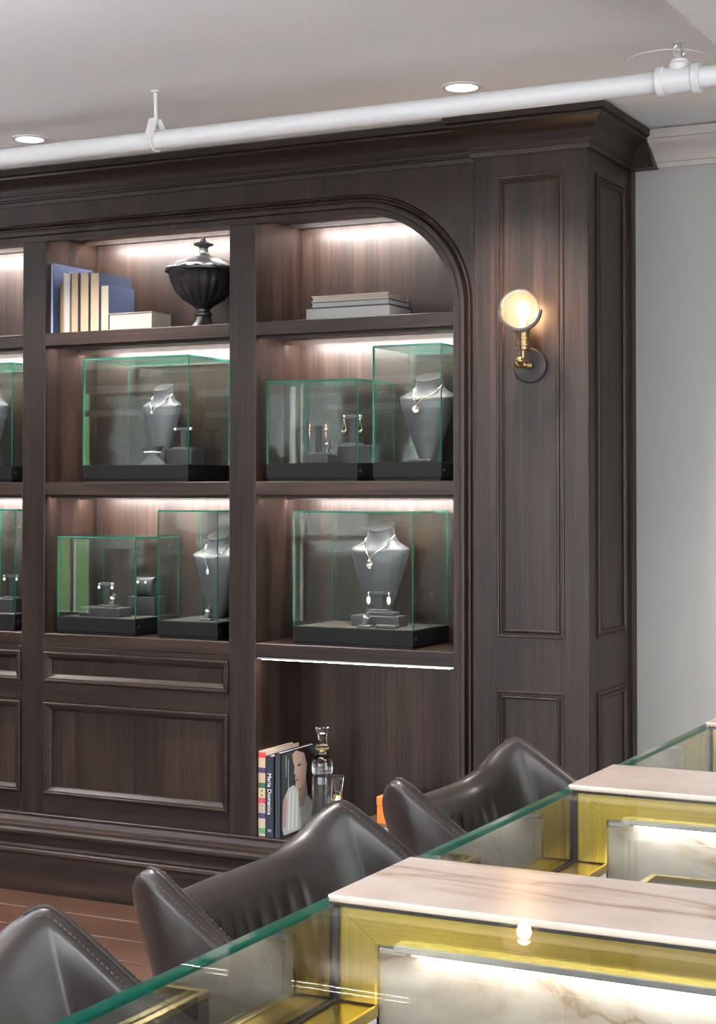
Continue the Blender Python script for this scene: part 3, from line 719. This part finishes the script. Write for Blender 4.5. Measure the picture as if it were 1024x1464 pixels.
def necklace(b, q1, mat, label, x1=0.0, r=.0014, pend='drop', extra=None):
    p = b.surf(x1, q1)
    t = thing('necklace', p, label, 'necklace')
    MB().tube(b.chain(q1, x1, .90), r, 6).build('chain', mat, t, True)
    if extra: MB().tube(b.chain(extra, x1 + .004, .87), r, 6).build('chain', mat, t, True)
    o = Vector((0, -.003, 0))
    if pend == 'drop':
        MB().tube([p + o + Vector((.009 * math.sin(2 * PI * k / 20), 0, -.016 + .012 * math.cos(2 * PI * k / 20))) for k in range(20)], .0022, 6, 0, True).build('pendant_ring', mat, t, True)
        MB().ball(p + o + Vector((0, 0, -.017)), .0055, (1, .6, 1.2)).build('pendant_stone', 'stone_w', t, True)
        MB().ball(p + o, .003).build('bail', mat, t, True)
    elif pend == 'coin':
        c_ = p + o + Vector((0, 0, -.014))
        MB().lathe([(.012, -.001), (.013, 0), (.012, .001), (.010, .0006)], c_, 24, 'Y').build('coin_pendant', mat, t, True)
        MB().ball(p + o + Vector((.004, 0, .02)), .0035, (1.3, .6, 1)).build('knot', mat, t, True)
    elif pend == 'ball': MB().ball(p + o + Vector((0, 0, -.002)), .0055).build('pendant_bead', mat, t, True)
    elif pend == 'tear':
        MB().ball(p + o + Vector((0, 0, -.012)), .0062, (1, .6, 1.7)).build('pendant_stone', 'stone_w', t, True)
        MB().ball(p + o + Vector((0, 0, .001)), .0036).build('bail', mat, t, True)
    return t
bA = Bust(231, 600, 5.085, dA, at(234, 557, 5.08).z + .012, .80, 'small graphite leatherette bust wearing a thin silver chain with bead', .85)
necklace(bA, .665, 'silver', 'thin silver chain with small bead on the small bust', -.012, .0012, 'ball')
bD = Bust(543, 800, 5.095, dD, at(549, 756, 5.09).z + .012, 1.07, 'graphite bust with round gold pendant above earring stand and watch ring', 1.0)
necklace(bD, .655, 'gold', 'fine gold chain with round open pendant on bust above the earring stand', -.012, .0011, 'drop')
bB2 = Bust(612, 600, 5.085, dB2, at(618, 542, 5.08).z + .012, 1.03, 'graphite bust wearing doubled chain with coin pendant in tall narrow case', 1.0)
necklace(bB2, .66, 'gold', 'doubled pale gold chain with coin pendant on bust', -.02, .0011, 'coin', .73)
bC2 = Bust(312, 820, 5.085, dC2, at(316, 769, 5.08).z + .012, 1.02, 'graphite bust with single teardrop pendant in tall narrow case', 1.0)
necklace(bC2, .60, 'silver', 'silver teardrop pendant on fine chain on bust above the ring stand', -.012, .0007, 'tear')
bE = Bust(-14, 600, 5.085, dE, at(-12, 557, 5.08).z + .012, .80, 'graphite bust at picture edge wearing a silver chain', .85)
necklace(bE, .665, 'silver', 'silver chain on the bust at the picture edge', -.012, .0014, 'ball')
# ---------------------------------------------------------------- risers, stands and small jewellery
def riser(x0, x1, y0, y1, z0, z1, label):
    t = thing('display_riser', ((x0 + x1) / 2, (y0 + y1) / 2, z0), label, 'riser')
    MB().box(x0, x1, y0, y1, z0 + .0005, z1, 0, .002).build('block', 'dgrey', t)
    MB().box(x0 + .002, x1 - .002, y0 + .002, y1 - .002, z1 - .0006, z1 + .0006).build('top_pad', 'grey', t)
    return z1 + .0008
def estand(x, y, z, wd, h, label):
    t = thing('earring_stand', (x, y, z), label, 'earring stand')
    MB().box(x - wd * .5, x + wd * .5, y - .018, y + .018, z, z + .007, 0, .001).build('foot', 'grey', t)
    MB().box(x - wd * .17, x + wd * .17, y - .003, y + .003, z + .006, z + h - .006).build('post', 'dgrey', t)
    MB().box(x - wd * .5, x + wd * .5, y - .004, y + .004, z + h - .012, z + h, 0, .001).build('crossbar', 'grey', t)
def earring(p, kind, label, group):
    p = Vector(p); t = thing('earring', p, label, 'earring', group)
    if kind == 'stud': MB().ball(p, .0052).build('pearl', 'stone_w', t, True)
    if kind == 'double':
        MB().ball(p, .0042).build('stud', 'silver', t, True); MB().ball(p + Vector((0, -.001, -.012)), .0052, (1, 1, 1.2)).build('drop', 'stone_w', t, True)
    if kind == 'rose':
        MB().tube([p, p + Vector((0, 0, -.03))], .0016, 6).build('wire', 'rose', t, True)
        MB().ball(p + Vector((0, -.001, -.022)), .0065, (1, 1, 1.1)).build('rose_bead', 'rose', t, True)
        MB().tube([p + Vector((0, 0, -.028)), p + Vector((0, 0, -.048))], [.0022, .0008], 6).build('tail', 'rose', t, True)
    if kind == 'tri':
        MB().ball(p, .0042).build('stud', 'silver', t, True); MB().ball(p + Vector((0, -.001, -.010)), .0038).build('bead', 'silver', t, True)
        a, b = p + Vector((-.009, -.001, -.046)), p + Vector((.009, -.001, -.046)); q = p + Vector((0, -.001, -.011))
        MB().tube([q, a], .0011, 5).build('strand', 'gold', t, True); MB().tube([q, b], .0011, 5).build('strand', 'gold', t, True)
        MB().tube([a, p + Vector((0, -.001, -.053)), b], [.003, .0045, .003], 8).build('fan', 'gold', t, True)
    if kind == 'oval':
        MB().ball(p, .0036).build('stud', 'gold', t, True)
        MB().ball(p + Vector((0, -.001, -.023)), .0085, (.9, .5, 1.7)).build('oval_stone', 'stone_w', t, True)
        MB().tube([p, p + Vector((0, 0, -.011))], .0012, 5).build('wire', 'gold', t, True)
def ringstand(x, y, z, label, rlabel, mat='silver', big=False):
    t = thing('ring_stand', (x, y, z), label, 'ring stand')
    MB().box(x - .022, x + .022, y - .018, y + .018, z, z + .008, 0, .0015).build('foot', 'grey', t)
    a, b = Vector((x - .004, y, z + .006)), Vector((x + .008, y + .006, z + .050))
    MB().tube([a, a.lerp(b, .5), b], [.011, .009, .006], 12).build('finger', 'grey', t, True)
    c_ = a.lerp(b, .62); n = (b - a).normalized(); u = n.cross(Vector((0, 1, 0))).normalized(); v = n.cross(u)
    r_ = .0125 if big else .0095
    t = thing('finger_ring', c_, rlabel, 'ring')
    MB().tube([c_ + (u * math.cos(2 * PI * k / 20) + v * math.sin(2 * PI * k / 20)) * r_ for k in range(20)], .0018, 6, 0, True).build('band', mat, t, True)
    MB().ball(c_ - Vector((0, r_ + .002, -.002)), .007 if big else .0055, (1.1, .8, 1)).build('ring_stone', 'stone_w' if mat == 'silver' else mat, t, True)
def onbar(x, y, z, wd, h, kind, label, group):
    for s_ in (-1, 1): earring((x + s_ * wd * .46, y - .008, z + h - .006), kind, label, group)
# case A
q = at(264, 640, 5.10); zr = riser(q.x - .035, q.x + .075, 5.03, 5.12, dA, dA + .058, 'charcoal display riser beside the small bust')
estand(at(263, 615, 5.08).x, 5.08, zr, .072, .078, 'graphite T-shaped earring stand with pearl studs on riser')
onbar(at(263, 615, 5.08).x, 5.08, zr, .072, .078, 'stud', 'pearl stud earring on the T-shaped stand', 'pearl studs beside the small bust')
q = at(219, 650, 4.97)
t = thing('bracelet_stand', (q.x, 4.97, dA), 'graphite flared bracelet stand in front of the small bust', 'bracelet stand')
MB().loft([[(q.x + a * math.cos(u), 4.97 + b * math.sin(u), dA + h) for u in [2 * PI * k / 24 for k in range(24)]] for h, a, b in ((0, .052, .03), (.015, .040, .026), (.03, .030, .022), (.042, .028, .020), (.055, .037, .022), (.066, .046, .024))], True, True, True).build('form', 'grey', t, True, 60)
t = thing('bracelet', (q.x, 4.97, dA + .04), 'silver bead bracelet on flared stand', 'bracelet')
for k in range(26):
    u = 2 * PI * k / 26; MB().ball((q.x + .033 * math.cos(u), 4.97 + .025 * math.sin(u), dA + .045), .0038, seg=8).build('bead', 'silver', t, True)
# case B
q = at(461, 650, 5.0); zr = riser(q.x - .058, q.x + .045, 4.955, 5.035, dB, dB + .028, 'low charcoal riser under the rose gold earrings')
x_ = at(456, 620, 4.995).x
estand(x_, 4.995, zr, .068, .112, 'dark earring stand hung with rose gold drops'); onbar(x_, 4.995, zr, .068, .112, 'rose', 'rose gold drop earring with bead', 'rose gold drop earrings')
ringstand(at(465, 640, 4.975).x + .008, 4.972, zr, 'small ring stand with rose gold ring on low riser', 'rose gold ring on small ring stand', 'rose')
q = at(507, 645, 5.05); zr = riser(q.x - .062, q.x + .062, 5.045, 5.13, dB, dB + .062, 'tall charcoal riser under the triangular drop earrings')
x_ = at(505, 600, 5.07).x
estand(x_, 5.07, zr, .066, .104, 'graphite earring stand hung with triangular gold drops'); onbar(x_, 5.07, zr, .066, .104, 'tri', 'triangular gold drop earring', 'triangular gold drop earrings')
# case B2
q = at(604, 655, 4.97); riser(q.x - .04, q.x + .04, 4.945, 4.99, dB2, dB2 + .010, 'thin empty display plate at the foot of the coin necklace bust')
# case C
q = at(152, 870, 4.98); zr = riser(q.x - .088, q.x + .088, 4.935, 5.015, dC, dC + .033, 'low charcoal riser under earrings and ring in low case')
x_ = at(153, 835, 4.985).x
estand(x_, 4.985, zr, .062, .088, 'dark earring stand with pale drop earrings above drawer'); onbar(x_, 4.985, zr, .062, .088, 'double', 'pale double drop earring above drawer', 'pale double drop earrings above the drawer')
ringstand(at(160, 860, 4.955).x, 4.955, zr, 'small ring stand with silver ring on low riser above drawer', 'silver ring with pale stone on riser above drawer')
q = at(208, 868, 5.09); zr = riser(q.x - .055, q.x + .060, 5.06, 5.135, dC, dC + .068, 'tall charcoal riser under the small cushion')
t = thing('display_cushion', (q.x, 5.095, zr), 'small charcoal pinched cushion with two studs on riser', 'cushion')
MB().loft([[(q.x + math.copysign(abs(math.cos(u)) ** .5, math.cos(u)) * a, 5.095 + math.copysign(abs(math.sin(u)) ** .6, math.sin(u)) * b, zr + h) for u in [2 * PI * k / 32 for k in range(32)]] for h, a, b in ((0, .042, .018), (.012, .038, .026), (.035, .034, .028), (.058, .040, .022), (.070, .048, .010))], True, True, True).build('pillow', 'dgrey', t, True, 60)
for dx in (-.018, .016): earring((q.x + dx, 5.066, zr + .052), 'stud', 'pearl stud earring pinned to the small cushion', 'studs pinned to the cushion')
# case C2
q = at(295, 880, 4.96); ringstand(q.x + .004, 4.96, dC2, 'small ring stand with silver ring at foot of bust with teardrop', 'silver ring with pale stone at foot of teardrop bust')
# case D
q = at(543, 880, 5.0); z1 = riser(q.x - .10, q.x + .075, 4.985, 5.062, dD, dD + .036, 'wide charcoal riser at the foot of the gold pendant bust')
z2 = riser(q.x - .045, q.x + .058, 4.992, 5.04, z1, z1 + .012, 'small upper riser under the oval stone earrings')
x_ = at(543, 855, 5.015).x
estand(x_, 5.015, z2, .082, .066, 'dark earring stand hung with pale oval stones'); onbar(x_, 5.015, z2, .082, .066, 'oval', 'pale oval stone drop earring', 'pale oval stone earrings')
q = at(520, 885, 4.945); ringstand(q.x + .006, 4.945, dD, 'small ring stand holding gold ring beside charcoal riser', 'large gold ring on stand beside charcoal riser', 'gold', True)
q = at(548, 890, 4.95); riser(q.x - .02, q.x + .055, 4.93, 4.965, dD, dD + .011, 'thin empty display plate in front of the wide riser')
# case at the picture edge
x_ = at(17, 825, 5.0).x; zr = riser(x_ - .10, x_ + .035, 4.96, 5.05, dE2, dE2 + .05, 'charcoal riser in tall case at the picture edge')
estand(x_, 5.0, zr, .062, .09, 'earring stand with silver studs in tall case at picture edge'); onbar(x_, 5.0, zr, .062, .09, 'double', 'silver double stud earring in tall case at picture edge', 'double studs at the picture edge')
# ================================================================ books
def vbook(x0, x1, y0, y1, z0, z1, cover, pages, label, spine=False, group=None):
    """standing book; the fore-edge (or the spine) faces the room"""
    t = thing('book', ((x0 + x1) / 2, (y0 + y1) / 2, z0), label, 'book', group)
    b = .0022
    k = MB().box(x0, x0 + b, y0, y1, z0, z1).box(x1 - b, x1, y0, y1, z0, z1)
    if spine: k.box(x0, x1, y0, y0 + b, z0, z1)
    else: k.box(x0, x1, y1 - b, y1, z0, z1)
    k.build('cover', paint(cover), t)
    MB().box(x0 + b, x1 - b, y0 + .003, y1 - .003, z0 + .003, z1 - .004).build('pages', paint(pages, .8), t)
    return t
def hbook(x0, x1, y0, y1, z0, z1, cover, pages, label, group=None):
    t = thing('book', ((x0 + x1) / 2, (y0 + y1) / 2, z0), label, 'book', group); b = .0028
    MB().box(x0, x1, y0, y1, z0, z0 + b).box(x0, x1, y0, y1, z1 - b, z1).box(x0, x1, y1 - b, y1, z0, z1).build('cover', paint(cover), t)
    MB().box(x0 + .004, x1 - .004, y0 + .004, y1 - .003, z0 + b, z1 - b).build('pages', paint(pages, .8), t)
    return t
zs = 2.0145; Yb = 4.905
X = lambda px: at(px, 440, Yb).x
bx = X(73)
NAVY, BLU = (.020, .027, .055), (.036, .050, .098)
vbook(-3.755, -3.741, Yb, Yb + .235, zs, zs + .258, BLU, (.28, .31, .36), 'tall thin slate blue book against the side of the shelf')
spec = [(85, 90, 404, (0.124, 0.074, 0.037), (0.161, 0.105, 0.056), 'small brown book behind the row of cream page edges', .14, .004),
        (91, 99.5, 390, (0.341, 0.322, 0.291), (0.348, 0.329, 0.300), 'white-edged book standing next to the tall blue book', .17, 0),
        (101, 112, 390, (0.062, 0.050, 0.043), (0.290, 0.218, 0.140), 'slim tan-edged book beside the white-edged book', .17, 0),
        (114, 127, 389, (0.031, 0.031, 0.037), (0.300, 0.232, 0.150), 'tan-edged book with dark covers in the middle of the row', .17, 0),
        (128.5, 142, 389, NAVY, (0.309, 0.242, 0.159), 'tan-edged book with long navy cover beside the short blue book', .20, 0),
        (143.5, 155.5, 407, BLU, (0.319, 0.271, 0.208), 'short slate blue book with cream edges at end of row', .16, 0)]
for a, b, yt, cv, pg, lb_, dp, dy in spec:
    vbook(X(a), X(b), Yb + dy, Yb + dp, zs, at((a + b) / 2, yt, Yb).z, cv, pg, lb_)
hbook(X(155.5) + .006, X(220), Yb - .012, Yb + .11, zs, at(185, 448, Yb).z + .002, (0.205, 0.186, 0.167), (0.319, 0.280, 0.223), 'cream book lying flat beside the short blue book')
x0, x1 = at(439, 450, 4.92).x, at(557, 450, 4.92).x
hbook(x0 - .006, x1 + .004, 4.915, 5.085, zs, zs + .040, (0.022, 0.022, 0.025), (0.300, 0.290, 0.276), 'thick dark-covered book at the bottom of the flat stack')
hbook(x0 + .012, x1 - .004, 4.925, 5.09, zs + .0405, zs + .0605, (0.062, 0.062, 0.065), (0.260, 0.260, 0.260), 'grey book in the middle of the flat stack')
hbook(x0 + .014, x1 - .006, 4.925, 5.08, zs + .061, zs + .081, (0.360, 0.310, 0.248), (0.300, 0.256, 0.203), 'cream book on top of the flat stack')
# lower compartment
zl = LEDGE + .0008; Yl = 4.892
X = lambda px: at(px, 1130, Yl).x
xa, xb_, xc_, xd = -2.868, -2.840, -2.805, -2.780
t = vbook(xa, xb_, Yl + .004, Yl + .235, zl, zl + .286, (.50, .42, .34), (.62, .55, .46), 'book with colourful banded floral spine against the shelf side', True)
cols = [(.62, .05, .06), (.55, .40, .26), (.06, .05, .15), (.50, .36, .24), (.04, .13, .06), (.50, .42, .22), (.55, .06, .10), (.45, .33, .26), (.05, .05, .14), (.50, .38, .30), (.10, .30, .12)]
zz = zl + .282
for i, c_ in enumerate(cols):
    hgt = .018 if i % 2 == 0 else .033
    MB().box(xa + .0005, xb_ - .0005, Yl + .0032, Yl + .0040, zz - hgt, zz).build('spine_band', paint(c_), t)
    if i % 2:
        for s_ in (-1, 1): MB().ball(((xa + xb_) / 2, Yl + .0036, zz - hgt / 2 + s_ * .008), .005, (1, .12, 1), 8).build('spine_motif', paint(cols[(i * 3) % len(cols)]), t)
    zz -= hgt
t = vbook(xb_ + .001, xc_, Yl, Yl + .245, zl, zl + .272, (.012, .016, .030), (.60, .45, .45), 'dark navy book with white spine lettering between two other books', True)
def text(body, size, loc, rot, mat, parent, name='spine_lettering'):
    cu = bpy.data.curves.new(name, 'FONT'); cu.body = body; cu.size = size; cu.extrude = .0002; cu.align_x = 'CENTER'; cu.align_y = 'CENTER'
    o = bpy.data.objects.new(name, cu); C.objects.link(o); o.location = loc; o.rotation_euler = rot
    dg = bpy.context.evaluated_depsgraph_get(); me = bpy.data.meshes.new_from_object(o.evaluated_get(dg))
    me.transform(Matrix.LocRotScale(Vector(loc), __import__('mathutils').Euler(rot), None))
    bpy.data.objects.remove(o); me.materials.clear(); me.materials.append(mat)
    ob = bpy.data.objects.new(name, me); C.objects.link(ob); adopt(ob, parent)
wt = paint((.75, .75, .78))
text('Maria Domenica', .021, ((xb_ + xc_) / 2 - .001, Yl - .0003, zl + .145), (PI / 2, PI / 2, 0), wt, t)
text('A2', .012, ((xb_ + xc_) / 2, Yl - .0003, zl + .022), (PI / 2, 0, 0), wt, t)
t = vbook(xc_ + .001, xd, Yl + .002, Yl + .262, zl, zl + .284, (.022, .026, .034), (.72, .70, .70), 'dark book with portrait of a woman printed on its cover', True)
# cover print: a generic woman in three-quarter view in a pale dress (flat shapes in the plane of the cover)
def print_poly(pts, col, lift, name='cover_print'):
    yy, z0_ = Yl + .002, zl
    m_ = MB(); n_ = len(pts); xx = xd + .0002 + lift
    m_.add([(xx, yy + u * .26, z0_ + v * .284) for u, v in pts] + [(xx - .0001, yy + u * .26, z0_ + v * .284) for u, v in pts],
           [tuple(range(n_)), tuple(reversed(range(n_, 2 * n_)))] + [(i, (i + 1) % n_, n_ + (i + 1) % n_, n_ + i) for i in range(n_)])
    m_.build(name, paint(col, .35), t)
print_poly([(.02, .02), (.98, .02), (.98, .98), (.02, .98)], (.035, .045, .05), 0)
print_poly([(.42, .99), (.75, .97), (.93, .88), (.95, .6), (.88, .42), (.70, .40), (.60, .60), (.45, .85)], (.018, .014, .014), .0003)
print_poly([(.30, .95), (.40, .985), (.62, .93), (.70, .78), (.66, .62), (.54, .53), (.42, .50), (.385, .56), (.40, .62), (.37, .645), (.385, .70), (.345, .715), (.36, .80), (.32, .86)], (.50, .36, .29), .0005)
print_poly([(.50, .56), (.66, .66), (.72, .42), (.62, .36), (.48, .42)], (.36, .25, .20), .0004)
print_poly([(.42, .80), (.50, .82), (.55, .795), (.48, .785)], (.05, .035, .035), .0007)
print_poly([(.395, .635), (.44, .645), (.47, .628), (.43, .615)], (.30, .05, .05), .0007)
print_poly([(.04, .10), (.10, .46), (.20, .56), (.34, .58), (.52, .46), (.70, .42), (.86, .30), (.80, .02), (.08, .02)], (.40, .44, .42), .0002)
print_poly([(.03, .10), (.05, .42), (.12, .50), (.17, .40), (.12, .12)], (.34, .25, .24), .0006)
for u in (.22, .32, .43): print_poly([(u, .52), (u + .03, .52), (u + .01, .06), (u - .04, .06)], (.60, .62, .60), .0006)
print_poly([(.46, .44), (.66, .42), (.62, .30), (.50, .28)], (.30, .22, .20), .0006)
for u, v0, v1 in ((.13, .70, .95), (.19, .55, .90)): print_poly([(u, v0), (u + .012, v0), (u + .012, v1), (u, v1)], (.45, .47, .5), .0006)
# crystal decanter and small bottle
dp = at(461, 1130, 5.02); zt = at(461, 1040, 5.02).z
t = thing('crystal_decanter', (dp.x, 5.02, zl), 'clear cut crystal decanter with tall stopper beside the standing books', 'decanter')
H = zt - zl
MB().lathe([(.040, 0), (.043, .02), (.038, .05), (.032, .10), (.0345, .15), (.0345, .19), (.031, .20), (.036, .215), (.035, .245), (.027, .262), (.014, .268), (.013, .292)], (dp.x, 5.02, zl), 48, 'Z', (12, .06, .03, .25)).build('bottle', 'crystal', t, True, 50)
MB().lathe([(.0145, .280), (.017, .282), (.017, .286), (.0145, .288)], (dp.x, 5.02, zl), 24).build('collar', 'brass_lip', t, True)
MB().lathe([(.010, H - .090), (.011, H - .078), (.024, H - .073), (.024, H - .064), (.017, H - .058), (.014, H - .040), (.017, H - .020), (.025, H - .010), (.025, H - .002), (.020, H)], (dp.x, 5.02, zl), 8).build('stopper', 'crystal', t)
dp = at(484, 1125, 4.99); zt = at(484, 1109, 4.99).z; H = zt - zl
t = thing('perfume_bottle', (dp.x, 4.99, zl), 'small crystal bottle with gold collar beside the decanter', 'bottle')
MB().lathe([(.026, 0), (.030, .02), (.026, .06), (.015, .085), (.014, H - .085)], (dp.x, 4.99, zl), 12).build('bottle', 'crystal', t)
MB().lathe([(.012, H - .088), (.0215, H - .086), (.0225, H - .078), (.018, H - .074), (.017, H - .064), (.012, H - .062)], (dp.x, 4.99, zl), 24).build('collar', 'brass_lip', t, True)
MB().lathe([(.012, H - .063), (.013, H - .052), (.020, H - .006), (.019, H), (.014, H)], (dp.x, 4.99, zl), 10).build('stopper', 'crystal', t)
# flat books and orange box behind the stools
hbook(-2.50, -2.24, 4.90, 5.08, zl, zl + .034, (.72, .70, .68), (.75, .73, .70), 'white book lying under the brown book and orange box')
hbook(-2.515, -2.25, 4.905, 5.09, zl + .0345, zl + .072, (.10, .055, .03), (.50, .40, .30), 'brown book lying beneath the orange box')
ob = at(539, 1160, 4.94)
t = thing('orange_box', (ob.x + .06, 5.0, zl + .0725), 'small orange lidded box on the flat books behind the stools', 'box')
MB().box(ob.x, ob.x + .12, 4.94, 5.06, zl + .0725, zl + .130, 0, .0015).build('box_body', paint((.75, .17, .02)), t)
MB().box(ob.x - .001, ob.x + .121, 4.939, 5.061, zl + .131, zl + .160, 0, .0015).build('lid', paint((.75, .17, .02)), t)
# ================================================================ urn
uc = at(291, 420, 5.045); x, y = uc.x, 5.045
t = thing('lidded_urn', (x, y, zs), 'black fluted iron urn with lid and finial on top shelf', 'urn')
MB().lathe([(.052, 0), (.052, .005), (.042, .014), (.031, .030), (.026, .048), (.031, .053), (.031, .060), (.024, .066), (.024, .074), (.034, .082), (.038, .086)], (x, y, zs), 40).build('foot', 'urn', t, True, 40)
MB().lathe([(.034, .084), (.050, .094), (.078, .110), (.103, .138), (.117, .168), (.125, .198), (.128, .204), (.137, .208), (.138, .214), (.130, .216)], (x, y, zs), 128, 'Z', (20, .06, .09, .2)).build('bowl', 'urn', t, True, 50)
MB().lathe([(.137, .216), (.136, .221), (.120, .232), (.095, .246), (.065, .256), (.036, .262), (.020, .272), (.016, .280), (.017, .284), (.015, .290), (.019, .298), (.034, .303), (.036, .308), (.030, .313), (.012, .317), (.008, .326), (.006, .334)], (x, y, zs), 128, 'Z', (16, .035, .218, .26)).build('lid', 'urn', t, True, 50)
